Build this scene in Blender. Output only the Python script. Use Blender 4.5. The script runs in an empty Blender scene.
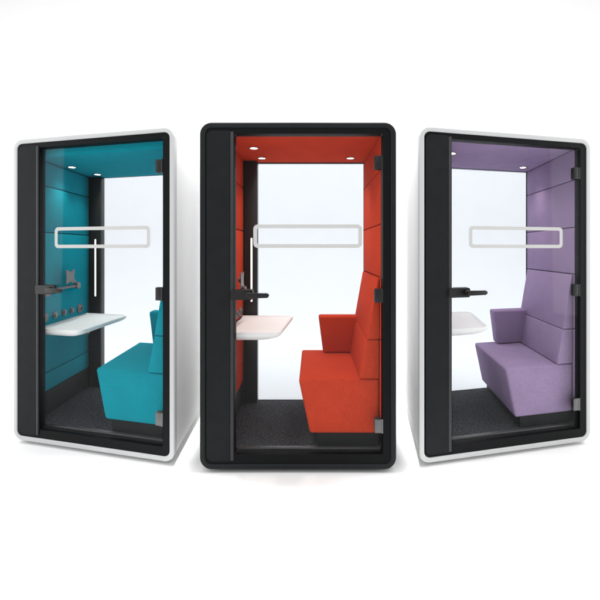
import bpy, bmesh, math, random
from mathutils import Vector, Matrix

random.seed(4)
S = bpy.context.scene
COL = S.collection
R = math.radians

# ------------------------------------------------------------------ camera numbers (pixels of the 600 px photograph)
F, CX, HOR, DC = 363.0, 312.0, 250.0, 2.40
Z0 = 0.022                                   # the booths stand on low levelling feet
EYE = 1.454 + Z0

# ------------------------------------------------------------------ materials
def srgb(r, g, b):
    f = lambda c: (c / 255 / 12.92) if c / 255 <= .04045 else ((c / 255 + .055) / 1.055) ** 2.4
    return (f(r), f(g), f(b), 1)

def new_mat(name):
    m = bpy.data.materials.new(name); m.use_nodes = True
    nt = m.node_tree; nt.nodes.clear()
    out = nt.nodes.new('ShaderNodeOutputMaterial')
    return m, nt, out

def principled(name, col, rough=.5, metal=0., spec=.5, noise=None, amount=.1, bump=0., bscale=None, sheen=0., stretch=(1, 1, 1), emis=None, coat=0., lo=.3, hi=.7):
    m, nt, out = new_mat(name)
    N, L = nt.nodes, nt.links
    b = N.new('ShaderNodeBsdfPrincipled')
    b.inputs['Base Color'].default_value = col
    b.inputs['Roughness'].default_value = rough
    b.inputs['Metallic'].default_value = metal
    b.inputs['Specular IOR Level'].default_value = spec
    b.inputs['Sheen Weight'].default_value = sheen
    b.inputs['Coat Weight'].default_value = coat
    if emis:
        b.inputs['Emission Color'].default_value = (1, .96, .9, 1)
        b.inputs['Emission Strength'].default_value = emis
    L.new(b.outputs[0], out.inputs[0])
    if noise:
        tc = N.new('ShaderNodeTexCoord'); mp = N.new('ShaderNodeMapping')
        mp.inputs['Scale'].default_value = stretch
        L.new(tc.outputs['Object'], mp.inputs[0])
        n = N.new('ShaderNodeTexNoise'); n.inputs['Scale'].default_value = noise; n.inputs['Detail'].default_value = 5
        n.inputs['Roughness'].default_value = .65
        L.new(mp.outputs[0], n.inputs['Vector'])
        mr = N.new('ShaderNodeMapRange')
        mr.inputs[1].default_value = lo; mr.inputs[2].default_value = hi
        mr.inputs[3].default_value = 1 - amount; mr.inputs[4].default_value = 1 + amount
        L.new(n.outputs[0], mr.inputs[0])
        mx = N.new('ShaderNodeVectorMath'); mx.operation = 'SCALE'
        mx.inputs[0].default_value = col[:3]
        L.new(mr.outputs[0], mx.inputs['Scale'])
        L.new(mx.outputs[0], b.inputs['Base Color'])
        if bump:
            n2 = N.new('ShaderNodeTexNoise'); n2.inputs['Scale'].default_value = bscale or noise; n2.inputs['Detail'].default_value = 4
            L.new(mp.outputs[0], n2.inputs['Vector'])
            bp = N.new('ShaderNodeBump'); bp.inputs['Strength'].default_value = bump; bp.inputs['Distance'].default_value = .003
            L.new(n2.outputs[0], bp.inputs['Height']); L.new(bp.outputs[0], b.inputs['Normal'])
    return m

def glass(name, tint, base=.018, graze=.5):
    m, nt, out = new_mat(name)
    N, L = nt.nodes, nt.links
    t = N.new('ShaderNodeBsdfTransparent'); t.inputs[0].default_value = tint
    g = N.new('ShaderNodeBsdfGlossy'); g.inputs['Roughness'].default_value = .02
    lw = N.new('ShaderNodeLayerWeight'); lw.inputs[0].default_value = .5
    p = N.new('ShaderNodeMath'); p.operation = 'POWER'; p.inputs[1].default_value = 5
    ma = N.new('ShaderNodeMath'); ma.operation = 'MULTIPLY_ADD'; ma.inputs[1].default_value = graze; ma.inputs[2].default_value = base
    mx = N.new('ShaderNodeMixShader')
    L.new(lw.outputs['Facing'], p.inputs[0]); L.new(p.outputs[0], ma.inputs[0]); L.new(ma.outputs[0], mx.inputs[0])
    L.new(t.outputs[0], mx.inputs[1]); L.new(g.outputs[0], mx.inputs[2]); L.new(mx.outputs[0], out.inputs[0])
    return m

def frosted(name):
    m, nt, out = new_mat(name)
    N, L = nt.nodes, nt.links
    t = N.new('ShaderNodeBsdfTransparent')
    d = N.new('ShaderNodeBsdfDiffuse'); d.inputs[0].default_value = (.61, .61, .60, 1)
    mx = N.new('ShaderNodeMixShader'); mx.inputs[0].default_value = .9
    L.new(t.outputs[0], mx.inputs[1]); L.new(d.outputs[0], mx.inputs[2]); L.new(mx.outputs[0], out.inputs[0])
    return m

def fabric(name, col):
    """woven upholstery: fine two-tone melange plus a soft large-scale unevenness"""
    m, nt, out = new_mat(name)
    N, L = nt.nodes, nt.links
    b = N.new('ShaderNodeBsdfPrincipled'); b.inputs['Roughness'].default_value = .92
    b.inputs['Specular IOR Level'].default_value = .06; b.inputs['Sheen Weight'].default_value = 0
    tc = N.new('ShaderNodeTexCoord')
    fine = N.new('ShaderNodeTexNoise'); fine.inputs['Scale'].default_value = 230; fine.inputs['Detail'].default_value = 3
    mid = N.new('ShaderNodeTexNoise'); mid.inputs['Scale'].default_value = 6; mid.inputs['Detail'].default_value = 3
    for n in (fine, mid): L.new(tc.outputs['Object'], n.inputs['Vector'])
    r1 = N.new('ShaderNodeMapRange'); r1.inputs[1].default_value = .38; r1.inputs[2].default_value = .62; r1.inputs[3].default_value = .83; r1.inputs[4].default_value = 1.17
    r2 = N.new('ShaderNodeMapRange'); r2.inputs[1].default_value = .3; r2.inputs[2].default_value = .7; r2.inputs[3].default_value = .94; r2.inputs[4].default_value = 1.06
    L.new(fine.outputs[0], r1.inputs[0]); L.new(mid.outputs[0], r2.inputs[0])
    mu = N.new('ShaderNodeMath'); mu.operation = 'MULTIPLY'
    L.new(r1.outputs[0], mu.inputs[0]); L.new(r2.outputs[0], mu.inputs[1])
    sc = N.new('ShaderNodeVectorMath'); sc.operation = 'SCALE'; sc.inputs[0].default_value = col[:3]
    L.new(mu.outputs[0], sc.inputs['Scale']); L.new(sc.outputs[0], b.inputs['Base Color'])
    bp = N.new('ShaderNodeBump'); bp.inputs['Strength'].default_value = .35; bp.inputs['Distance'].default_value = .002
    L.new(fine.outputs[0], bp.inputs['Height']); L.new(bp.outputs[0], b.inputs['Normal'])
    L.new(b.outputs[0], out.inputs[0])
    return m

M = {}
M['white_shell'] = principled('white_lacquer', (.88, .88, .88, 1), .5, spec=.25, noise=3, amount=.015)
M['white_trim'] = principled('pale_grey_trim', (.55, .555, .56, 1), .5, spec=.2, noise=3, amount=.015)
M['black_shell'] = principled('black_lacquer', (.016, .0175, .019, 1), .25, spec=.5, noise=6, amount=.12)
M['black_trim'] = principled('black_trim', (.014, .0155, .017, 1), .45, spec=.12, noise=6, amount=.1)
M['charcoal'] = principled('charcoal_panel', (.0155, .017, .018, 1), .55, spec=.06, noise=9, amount=.1)
M['frame_black'] = principled('frame_black', (.007, .0075, .008, 1), .5, spec=.07, noise=9, amount=.1)
M['post'] = principled('anthracite_post', (.018, .018, .018, 1), .32, spec=.3, noise=14, amount=.2, stretch=(12, 12, .3))
M['steel'] = principled('brushed_steel', (.16, .16, .16, 1), .5, 1., noise=40, amount=.1, stretch=(1, 1, 8))
M['strip'] = principled('lit_strip', (.8, .8, .8, 1), .4, emis=.9)
M['chrome'] = principled('polished_steel', (.8, .8, .8, 1), .18, 1.)
M['gunmetal'] = principled('gunmetal', (.17, .16, .16, 1), .4, .45, noise=30, amount=.12)
M['black_plastic'] = principled('black_plastic', (.010, .010, .011, 1), .42, spec=.3, noise=20, amount=.1)
M['tabletop'] = principled('white_laminate', (.82, .82, .815, 1), .6, spec=.08, noise=4, amount=.015)
M['carpet'] = principled('charcoal_carpet', (.052, .054, .059, 1), .95, spec=.1, noise=125, amount=.85, bump=1., bscale=125, lo=.42, hi=.62)
M['jamb'] = principled('grey_jamb', (.040, .041, .043, 1), .45, spec=.15, noise=9, amount=.1)
M['dark_gap'] = principled('dark_backing', (.01, .01, .011, 1), .8, noise=8, amount=.1)
M['sweep'] = principled('white_studio_sweep', (.88, .88, .88, 1), .75, spec=.2, noise=2, amount=.01)
M['lens'] = principled('lamp_lens', (1, 1, 1, 1), .4, emis=5)
M['door_glass'] = glass('door_glass', (.985, .99, .99, 1), .0065, .12)
M['rear_glass'] = glass('rear_glass', (.768, .785, .806, 1), .006, .15)
M['frost'] = frosted('frosted_band')
FAB = {'teal': fabric('teal_fabric', srgb(0, 134, 150)),
       'orange': fabric('orange_red_fabric', srgb(186, 59, 33)),
       'purple': fabric('purple_fabric', srgb(148, 128, 161))}
LIN = FAB

# ------------------------------------------------------------------ mesh helpers
def rr(u0, u1, z0, z1, r, n=8):
    """rounded rectangle, counter-clockwise"""
    pts = []
    for cx, cz, a0 in ((u1 - r, z1 - r, 0), (u0 + r, z1 - r, 90), (u0 + r, z0 + r, 180), (u1 - r, z0 + r, 270)):
        for i in range(n + 1):
            a = R(a0 + 90 * i / n)
            pts.append((cx + r * math.cos(a), cz + r * math.sin(a)))
    return pts

def axis_pt(a, b, h, ax):
    return {'v': (a, h, b), 'z': (a, b, h), 'u': (h, a, b)}[ax]      # profile (a,b) swept along axis ax

def bm_prism(bm, poly, lo, hi, ax='v', bevel=0., seg=3):
    t = bmesh.new()
    A = [t.verts.new(axis_pt(a, b, lo, ax)) for a, b in poly]
    B = [t.verts.new(axis_pt(a, b, hi, ax)) for a, b in poly]
    n = len(poly)
    t.faces.new(A); t.faces.new(B[::-1])
    for i in range(n):
        t.faces.new((A[i], B[i], B[(i + 1) % n], A[(i + 1) % n]))
    if bevel:
        es = [e for e in t.edges if e.calc_length() > bevel * .5]
        bmesh.ops.bevel(t, geom=es, offset=bevel, segments=seg, affect='EDGES', profile=.5, clamp_overlap=True)
    bmesh.ops.recalc_face_normals(t, faces=t.faces)
    me = bpy.data.meshes.new('t'); t.to_mesh(me); t.free(); bm.from_mesh(me); bpy.data.meshes.remove(me)
    return bm

def bm_box(bm, u0, u1, v0, v1, z0, z1, bevel=0., seg=2):
    return bm_prism(bm, [(u0, z0), (u1, z0), (u1, z1), (u0, z1)], v0, v1, 'v', bevel, seg)

def bm_rings(bm, rings, close=False):
    """rings: list of equal-length closed loops of 3-D points"""
    t = bmesh.new()
    V = [[t.verts.new(p) for p in ring] for ring in rings]
    n = len(V[0]); K = len(V)
    for k in range(K if close else K - 1):
        a, b = V[k], V[(k + 1) % K]
        for i in range(n):
            t.faces.new((a[i], a[(i + 1) % n], b[(i + 1) % n], b[i]))
    if not close:
        t.faces.new(V[0]); t.faces.new(V[-1][::-1])
    bmesh.ops.recalc_face_normals(t, faces=t.faces)
    me = bpy.data.meshes.new('t'); t.to_mesh(me); t.free(); bm.from_mesh(me); bpy.data.meshes.remove(me)
    return bm

def bm_cyl(bm, c, axis, r0, r1, length, n=24, bev=.0):
    """cylinder/cone starting at c along axis, with a softened far rim"""
    ax = Vector(axis).normalized(); q = Vector((0, 0, 1)).rotation_difference(ax); c = Vector(c)
    prof = [(r0, 0.), (r1, length - bev), (max(r1 - bev, 1e-4), length)] if bev else [(r0, 0.), (r1, length)]
    rings = [[c + q @ Vector((r * math.cos(2 * math.pi * i / n), r * math.sin(2 * math.pi * i / n), h)) for i in range(n)] for r, h in prof]
    return bm_rings(bm, rings)

def bm_tube(bm, pts, r, n=12):
    pts = [Vector(p) for p in pts]; rings = []
    for i, p in enumerate(pts):
        d = (pts[min(i + 1, len(pts) - 1)] - pts[max(i - 1, 0)]).normalized()
        q = Vector((0, 0, 1)).rotation_difference(d)
        rings.append([p + q @ Vector((r * math.cos(2 * math.pi * k / n), r * math.sin(2 * math.pi * k / n), 0)) for k in range(n)])
    return bm_rings(bm, rings)

# ------------------------------------------------------------------ the booth
H = 2.30
class Booth:
    def __init__(self, label, fl, fr, vdir, depth, shell, trim, fab, lights, ceil=2.24, drop=0., band=1.075):
        fl, fr = Vector(fl), Vector(fr)
        U = fr - fl; self.W = U.length; self.su = self.W / 1.30; U.normalize()
        V = Vector((vdir, 1)).normalized() * depth
        a = math.atan2(U.y, U.x)
        Vl = Matrix.Rotation(-a, 2) @ V
        self.k, self.c = Vl.x / .90, Vl.y / .90          # local plan: u along the front, v into the booth
        self.off = Vector((self.W / 2 + self.k * .45, self.c * .45, 0))
        org = fl + Matrix.Rotation(a, 2) @ self.off.xy
        e = bpy.data.objects.new('office_booth', None); COL.objects.link(e)
        e.empty_display_size = .2
        e.location = (org.x, org.y, 0); e.rotation_euler = (0, 0, a)
        e['label'] = label; e['category'] = 'office booth'; e['group'] = 'glazed office booths standing side by side'
        self.root = e; self.shell, self.trim, self.fab, self.lights = M[shell], M[trim], FAB[fab], lights
        self.ceil, self.drop, self.band = ceil, drop, band
        self.build()

    def loc(self, u, v, z):
        return Vector((u * self.su + self.k * v, self.c * v, z + Z0)) - self.off

    def put(self, name, bm, mat, parent=None, smooth=32, label=None):
        for v in bm.verts: v.co = self.loc(*v.co)
        bmesh.ops.recalc_face_normals(bm, faces=bm.faces)
        me = bpy.data.meshes.new(name); bm.to_mesh(me); bm.free()
        for m in (mat if isinstance(mat, (list, tuple)) else [mat]): me.materials.append(m)
        me.shade_smooth(); me.set_sharp_from_angle(angle=R(smooth))
        o = bpy.data.objects.new(name, me); COL.objects.link(o); o.parent = parent or self.root
        if label: o['label'] = label
        return o

    def build(self):
        W, D = 1.30, .90; C = self.ceil; dr = self.drop
        NB = bmesh.new
        # ---- outer shell: one rounded tube, with softened rear edge
        def loop(ins, v, r=.078):
            return [(a, v, b) for a, b in rr(ins, W - ins, ins, H - ins, max(r - ins, .012), 10)]
        t = .036
        prof = [(t, .05), (.0015, .05), (.0015, D - .025)]
        prof += [(.0015 + .025 * (1 - math.cos(R(q))), D - .025 + .025 * math.sin(R(q))) for q in (20, 40, 60, 80)]
        prof += [(t + .03, D)]
        bm = NB(); bm_rings(bm, [loop(i, v) for i, v in prof] + [loop(t + .03, D - .02), loop(t, D - .02)], True)
        self.put('outer_shell', bm, self.shell)
        # ---- front trim ring
        prof = [(t, .049), (0, .049)]
        for q in range(0, 91, 15):
            prof.append((.012 * (1 - math.cos(R(q))), .012 - .012 * math.sin(R(q))))
        prof += [(t - .004, 0), (t, .004)]
        bm = NB(); bm_rings(bm, [loop(i, v) for i, v in prof], True)
        self.put('front_trim', bm, self.trim)
        # ---- dark front frame with the door opening
        ou0, ou1, oz0, oz1 = .228, 1.212, .098, 2.226
        def oloop(v, g=0.): return [(a, v, b) for a, b in rr(ou0 - g, ou1 + g, oz0 - g, oz1 + g, .012, 10)]
        bm = NB(); bm_rings(bm, [loop(t + .001, .07), loop(t + .001, .007), oloop(.007, .004), oloop(.011), oloop(.07)], True)
        self.put('door_frame', bm, M['frame_black'])
        # ---- wide charcoal side panel left of the door, a hair proud of the frame
        bm = NB()
        r = .040
        poly = [(.200, .056), (.200, H - .056)]
        for q in range(0, 91, 10): poly.append((.046 + r - r * math.sin(R(q)), H - .056 - r + r * math.cos(R(q))))
        for q in range(0, 91, 10): poly.append((.046 + r - r * math.cos(R(q)), .056 + r - r * math.sin(R(q))))
        bm_prism(bm, poly, .0015, .0065, 'v')
        self.put('side_panel', bm, M['charcoal'])
        bm = NB(); bm_box(bm, .2025, .2245, -.0005, .0065, .060, H - .062, .003, 3); self.put('door_jamb', bm, M['jamb'])
        # ---- floor, sill, ceiling
        bm = NB(); bm_box(bm, .06, 1.25, .075, .868, .045, .105); self.put('floor_carpet', bm, M['carpet'])
        bm = NB(); bm_box(bm, .235, 1.205, .071, .098, .085, .1085, .002); self.put('door_sill', bm, M['steel'])
        bm = NB(); bm_box(bm, .06, 1.25, .072, .868, C, 2.262); ceil = self.put('ceiling_panel', bm, self.fab)
        for (u, v) in self.lights:
            bm = NB()
            prof = [(.036, C - .0005), (.036, C - .0045), (.031, C - .006), (.029, C - .0035), (.001, C - .0035)]
            bm_rings(bm, [[(u + r_ * math.cos(i * math.pi / 14), v + r_ * math.sin(i * math.pi / 14), z) for i in range(28)] for r_, z in prof])
            for f in bm.faces:
                c = f.calc_center_median()
                if math.hypot(c.x - u, c.y - v) < .0295 and c.z < C - .002: f.material_index = 1
            self.put('ceiling_light', bm, [M['steel'], M['lens']], ceil)
            ld = bpy.data.lights.new('booth_lamp', 'SPOT'); ld.energy = LED; ld.spot_size = R(118); ld.spot_blend = 1
            ld.shadow_soft_size = .03; ld.color = (1, .95, .88)
            lo = bpy.data.objects.new('booth_lamp', ld); COL.objects.link(lo); lo.parent = self.root
            lo.location = self.loc(u, v, C - .02); lo.rotation_euler = (0, R(-24 if u < .65 else 24), 0)
        # ---- left wall: backing, upholstered panels, skirting
        bm = NB(); bm_box(bm, .060, .092, .072, .80, .106, C - .001); self.put('wall_backing', bm, M['dark_gap'])
        zs = [.30, .455, .865 - dr, 1.62 - dr * .5, 2.00 - dr * .6, C - .002]
        for a, b in zip(zs[:-1], zs[1:]):
            bm = NB(); bm_box(bm, .094, .140, .074, .786, a + .003, b - .003, .009, 3); self.put('wall_panel', bm, self.fab)
        bm = NB(); bm_box(bm, .094, .134, .074, .786, .1065, .299, .003); self.put('skirting_board', bm, M['charcoal'])
        # ---- dark post in the rear corner and its vertical glowing light strip
        bm = NB(); bm_box(bm, .142, .262, .792, .868, .1065, C - .0015, .006); bm_box(bm, .094, .1415, .792, .868, .1065, C - .0015, .004)
        post = self.put('corner_post', bm, M['post'])
        bm = NB(); bm_prism(bm, rr(.2005, .2275, .995, 1.565, .013, 8), .778, .7935, 'v', .004, 2)
        self.put('lamp_housing', bm, M['charcoal'], post)
        bm = NB(); bm_prism(bm, rr(.206, .222, 1.000, 1.560, .0078, 8), .7745, .784, 'v', .003, 2)
        self.put('light_strip', bm, M['strip'], post)
        # ---- rear window
        bm = NB(); bm_box(bm, .264, 1.205, .835, .845, .1075, C - .0025, .001, 1); self.put('rear_window', bm, M['rear_glass'])
        def wloop(a0, a1, z0, z1, v, r): return [(a, v, b) for a, b in rr(a0, a1, z0, z1, r, 6)]
        ro, ri = (.045, 1.255, .045, 2.255, .04), (.20, 1.2075, .100, C + .001, .003)
        bm = NB(); bm_rings(bm, [wloop(*q, v, r) for (*q, r), v in ((ro, .8695), (ro, .890), (ri, .890), (ri, .8695))], True)
        self.put('rear_frame', bm, M['frame_black'])
        # ---- right wall
        bm = NB(); bm_box(bm, 1.226, 1.255, .072, .868, .106, C - .001); self.put('wall_backing', bm, M['dark_gap'])
        zs = [.30, .84, 1.265, 1.63, 2.00 - dr * .6, C - .002]
        for a, b in zip(zs[:-1], zs[1:]):
            bm = NB(); bm_box(bm, 1.206, 1.2245, .074, .866, a + .0025, b - .0025, .007, 3); self.put('wall_panel', bm, self.fab)
        # ---- bench: dark plinth, seat, wedge backrest in two cushions, end arm
        bm = NB(); bm_box(bm, .775, 1.203, .105, .832, .107, .196, .003); bench = self.put('bench', bm, M['charcoal'])
        bm = NB(); bm_prism(bm, [(.728, .197), (1.203, .197), (1.203, .568), (.650, .568)], .083, .832, 'v', .020, 5)
        self.put('seat', bm, self.fab, bench)
        bm = NB(); bm_prism(bm, [(1.068, .571), (1.203, .571), (1.203, .838), (1.118, .838)], .083, .832, 'v', .011, 4)
        self.put('back_cushion', bm, self.fab, bench)
        bm = NB(); bm_prism(bm, [(1.119, .842), (1.203, .842), (1.203, 1.262), (1.193, 1.262)], .083, .832, 'v', .006, 3)
        self.put('back_cushion', bm, self.fab, bench)
        bm = NB()
        A = [(.798, .886), (.838, .571), (1.095, .571), (1.160, .886)]
        bm_prism(bm, A[::-1], .715, .832, 'v', .020, 5)
        self.put('armrest', bm, self.fab, bench)
        # ---- table: tray-like top with a dished underside, fixed to the left wall
        plan = [(.141, .085)]
        def arc(cx, cy, r_, a0, a1, n=8): return [(cx + r_ * math.cos(R(a0 + (a1 - a0) * i / n)), cy + r_ * math.sin(R(a0 + (a1 - a0) * i / n))) for i in range(n + 1)]
        plan += arc(.470, .145, .060, -90, -14) + arc(.525, .690, .055, -12, 90) + [(.141, .745)]
        cu, cv = .141, .40
        def ring(s, z, sink=0.): return [(cu + (a - cu) * s, cv + (b - cv) * (1 - (1 - s) * .7), z) for a, b in plan]
        rings = [ring(.05, 0.876), ring(.93, 0.876), ring(.95, 0.878), ring(.975, 0.886), ring(.99, 0.887), ring(1., 0.881), ring(1., 0.872), ring(.985, 0.860), ring(.93, 0.846), ring(.80, 0.830), ring(.60, 0.816), ring(.05, 0.810)]
        rings = [[(a, b, z - dr) for a, b, z in q] for q in rings]
        bm = NB(); bm_rings(bm, rings); table = self.put('wall_table', bm, M['tabletop'], smooth=50)
        bm = NB(); bm_box(bm, .142, .40, .34, .40, .788 - dr, .818 - dr, .004); self.put('table_bracket', bm, M['steel'], table)
        # ---- round sockets and knobs above the table
        for i, v in enumerate((.165, .290, .405, .510, .630)):
            bm = NB(); R_ = (.038, .029, .029, .029, .041)[i]; zz = .938 - dr * .7
            bm_cyl(bm, (.1402, v, zz), (1, 0, 0), R_, R_, .012, 28, .003)
            if i == 4:
                bm_cyl(bm, (.152, v, zz), (1, 0, 0), .026, .024, .008, 24, .003)
                bm_cyl(bm, (.160, v, zz), (1, 0, 0), .013, .012, .0015, 20)
                for f in bm.faces:
                    if f.calc_center_median().x > .1605: f.material_index = 1
            else:
                bm_cyl(bm, (.152, v, zz), (1, 0, 0), R_ * .62, R_ * .6, .008, 24, .002)
            self.put('socket', bm, [M['gunmetal'], M['black_plastic']])
        # ---- monitor arm
        bm = NB(); bm_box(bm, .1402, .152, .165, .225, 1.075, 1.175, .004)
        bm_cyl(bm, (.152, .195, 1.128), (1, 0, 0), .018, .018, .030, 18, .003)
        bm_tube(bm, [(.176, .195, 1.128), (.184, .30, 1.130), (.190, .41, 1.132), (.192, .515, 1.134)], .0125, 14)
        bm_cyl(bm, (.172, .52, 1.134), (1, 0, 0), .031, .029, .042, 24, .004)
        bm_tube(bm, [(.196, .515, 1.14), (.192, .475, 1.185), (.190, .42, 1.215)], .011, 12)
        bm_cyl(bm, (.176, .405, 1.222), (1, 0, 0), .020, .020, .024, 18, .002)
        arm = self.put('monitor_arm', bm, M['gunmetal'])
        bm = NB()
        X = [(.345, 1.165), (.375, 1.165), (.388, 1.176), (.422, 1.176), (.435, 1.165), (.465, 1.165), (.465, 1.190), (.458, 1.200), (.458, 1.240), (.465, 1.250), (.465, 1.282), (.440, 1.282), (.424, 1.266), (.386, 1.266), (.370, 1.282), (.345, 1.282), (.345, 1.250), (.352, 1.240), (.352, 1.200), (.345, 1.190)]
        bm_prism(bm, X, .2005, .206, 'u')
        for dv in (.358, .452):
            for z in (1.178, 1.262): bm_cyl(bm, (.2061, dv, z), (1, 0, 0), .007, .006, .003, 10)
        self.put('mounting_plate', bm, M['gunmetal'], arm)
        # ---- door: glass leaf, frosted band, hinges, lever handle
        bm = NB(); bm_box(bm, .236, 1.204, .020, .030, .106, 2.218, .001, 1); door = self.put('door', bm, M['door_glass'])
        bm = NB()
        o_, i_ = rr(.352, self.band, 1.468, 1.624, .030, 8), rr(.377, self.band - .025, 1.493, 1.599, .010, 8)
        bm_rings(bm, [[(a, v, b) for a, b in p] for p, v in ((o_, .0192), (o_, .0182), (i_, .0182), (i_, .0192))], True)
        self.put('frosted_band', bm, M['frost'], door)
        for z, mt in ((2.035, 'black_plastic'), (1.150, 'black_plastic'), (.285, 'steel')):
            bm = NB(); bm_box(bm, 1.158, 1.2115, .006, .019, z - .045, z + .045, .003)
            bm_box(bm, 1.158, 1.203, .031, .044, z - .045, z + .045, .003)
            bm_cyl(bm, (1.2065, .012, z - .046), (0, 0, 1), .009, .009, .092, 16, .002)
            self.put('hinge', bm, M[mt], door, label='brushed steel bottom hinge' if mt == 'steel' else None)
        bm = NB()
        bm_prism(bm, rr(.206, .352, 1.125, 1.190, .012, 5), -.012, .0195, 'v', .0)
        bm_prism(bm, rr(.236, .352, 1.125, 1.190, .012, 5), .0305, .052, 'v', .0)
        bm_cyl(bm, (.330, -.0115, 1.158), (0, -1, 0), .021, .020, .030, 24, .003)
        lev = [(.322, 1.140), (.452, 1.143), (.464, 1.152), (.464, 1.166), (.452, 1.174), (.322, 1.176)]
        bm_prism(bm, lev, -.054, -.038, 'v', .004, 3)
        self.put('lever_handle', bm, M['black_plastic'], door)
        # ---- levelling feet
        for u in (.10, 1.20):
            for v in (.09, .81):
                bm = NB(); bm_cyl(bm, (u, v, -Z0), (0, 0, 1), .035, .035, .012, 20); bm_cyl(bm, (u, v, -Z0 + .012), (0, 0, 1), .014, .014, .0135, 14)
                self.put('foot', bm, M['black_plastic'])

LED = 17.0
def P(px, h):                                       # front corner from its column and the height of the booth there
    d = F * H / h
    return ((px - CX) / F * d, d - DC)

L4 = [(.295, .395), (.315, .70), (1.07, .70)]
Booth('white framed booth lined in teal fabric, with a row of round sockets above its table',
      P(13, 300), P(174.5, 338), (290 - CX) / F, .95, 'white_shell', 'white_trim', 'teal', [(.225, .40), (.285, .70)], 2.175, .045, 1.115)
Booth('black framed booth lined in orange red fabric, set square between two white ones',
      P(199.5, 348), P(396.5, 348), 0, .90, 'black_shell', 'black_trim', 'orange', L4)
Booth('white framed booth lined in purple fabric, with its purple bench in full view',
      P(419, 340), P(591, 302), (366 - CX) / F, .95, 'white_shell', 'white_trim', 'purple', [(.325, .395), (1.085, .70)])

# ------------------------------------------------------------------ white studio sweep (floor curving up into the backdrop)
bm = bmesh.new()
prof = [(-9, 0), (4.5, 0)]
rad = 2.0
for q in range(5, 91, 5): prof.append((4.5 + rad * math.sin(R(q)), rad - rad * math.cos(R(q))))
prof.append((4.5 + rad, 9))
A = [bm.verts.new((-14, y, z)) for y, z in prof]; B = [bm.verts.new((14, y, z)) for y, z in prof]
for i in range(len(prof) - 1): bm.faces.new((A[i], B[i], B[i + 1], A[i + 1]))
bmesh.ops.recalc_face_normals(bm, faces=bm.faces)
me = bpy.data.meshes.new('floor'); bm.to_mesh(me); bm.free(); me.materials.append(M['sweep']); me.shade_smooth()
o = bpy.data.objects.new('floor', me); COL.objects.link(o)
o['kind'] = 'structure'; o['label'] = 'seamless white studio floor and backdrop'

# ------------------------------------------------------------------ lamps
def area(name, loc, target, sx, sy, power, col=(1, 1, 1)):
    l = bpy.data.lights.new(name, 'AREA'); l.shape = 'RECTANGLE'; l.size = sx; l.size_y = sy; l.energy = power; l.color = col
    ob = bpy.data.objects.new(name, l); COL.objects.link(ob); ob.location = loc
    ob.rotation_euler = (Vector(target) - Vector(loc)).to_track_quat('-Z', 'Y').to_euler()
area('overhead_softbox', (0, 1.0, 6.5), (0, 1.0, 0), 18, 7, 890)
area('backdrop_softbox', (0, 2.2, 7.4), (0, 6.4, 2.2), 27, 2.5, 430)
area('front_softbox', (-1.5, -5.5, 5.6), (0, 0.6, .8), 5, 2.5, 70)
area('side_softbox', (-7.10, -.90, 2.1), (-1.9, .3, 1.8), 3.2, 3.9, 115)
area('side_softbox', (7.10, -1.15, 2.1), (1.9, .3, 1.8), 3.2, 3.9, 115)

def spot(loc, target, cone, power):                  # narrow spots down the two gaps, to keep the white side walls light
    l = bpy.data.lights.new('gap_spot', 'SPOT'); l.energy = power; l.spot_size = R(cone); l.spot_blend = .5; l.shadow_soft_size = .45
    ob = bpy.data.objects.new('gap_spot', l); COL.objects.link(ob); ob.location = loc
    ob.rotation_euler = (Vector(target) - Vector(loc)).to_track_quat('-Z', 'Y').to_euler()
spot((-.40, .36, 6.6), (-.97, .36, 1.0), 11, 5200)
spot((.27, .36, 6.6), (.81, .36, 1.0), 11, 5200)

w = bpy.data.worlds.new('World'); S.world = w; w.use_nodes = True
bg = w.node_tree.nodes['Background']; bg.inputs[0].default_value = (1, 1, 1, 1); bg.inputs[1].default_value = .55

# ------------------------------------------------------------------ camera
cd = bpy.data.cameras.new('camera'); cam = bpy.data.objects.new('camera', cd); COL.objects.link(cam)
cam.location = (0, -DC, EYE); cam.rotation_euler = (R(90), 0, 0)
cd.sensor_width = 36; cd.lens = F / 600 * 36
cd.shift_x = -(CX - 300) / 600; cd.shift_y = -(300 - HOR) / 600
cd.clip_start = .05; cd.clip_end = 100
S.camera = cam

S.view_settings.view_transform = 'Standard'; S.view_settings.look = 'None'
S.view_settings.exposure = 0; S.view_settings.gamma = 1
S.render.engine = 'CYCLES'
S.cycles.use_denoising = True
S.cycles.max_bounces = 12; S.cycles.transparent_max_bounces = 24; S.cycles.diffuse_bounces = 6
S.cycles.caustics_reflective = True; S.cycles.blur_glossy = 1.0; S.cycles.sample_clamp_indirect = 4; S.cycles.caustics_refractive = False
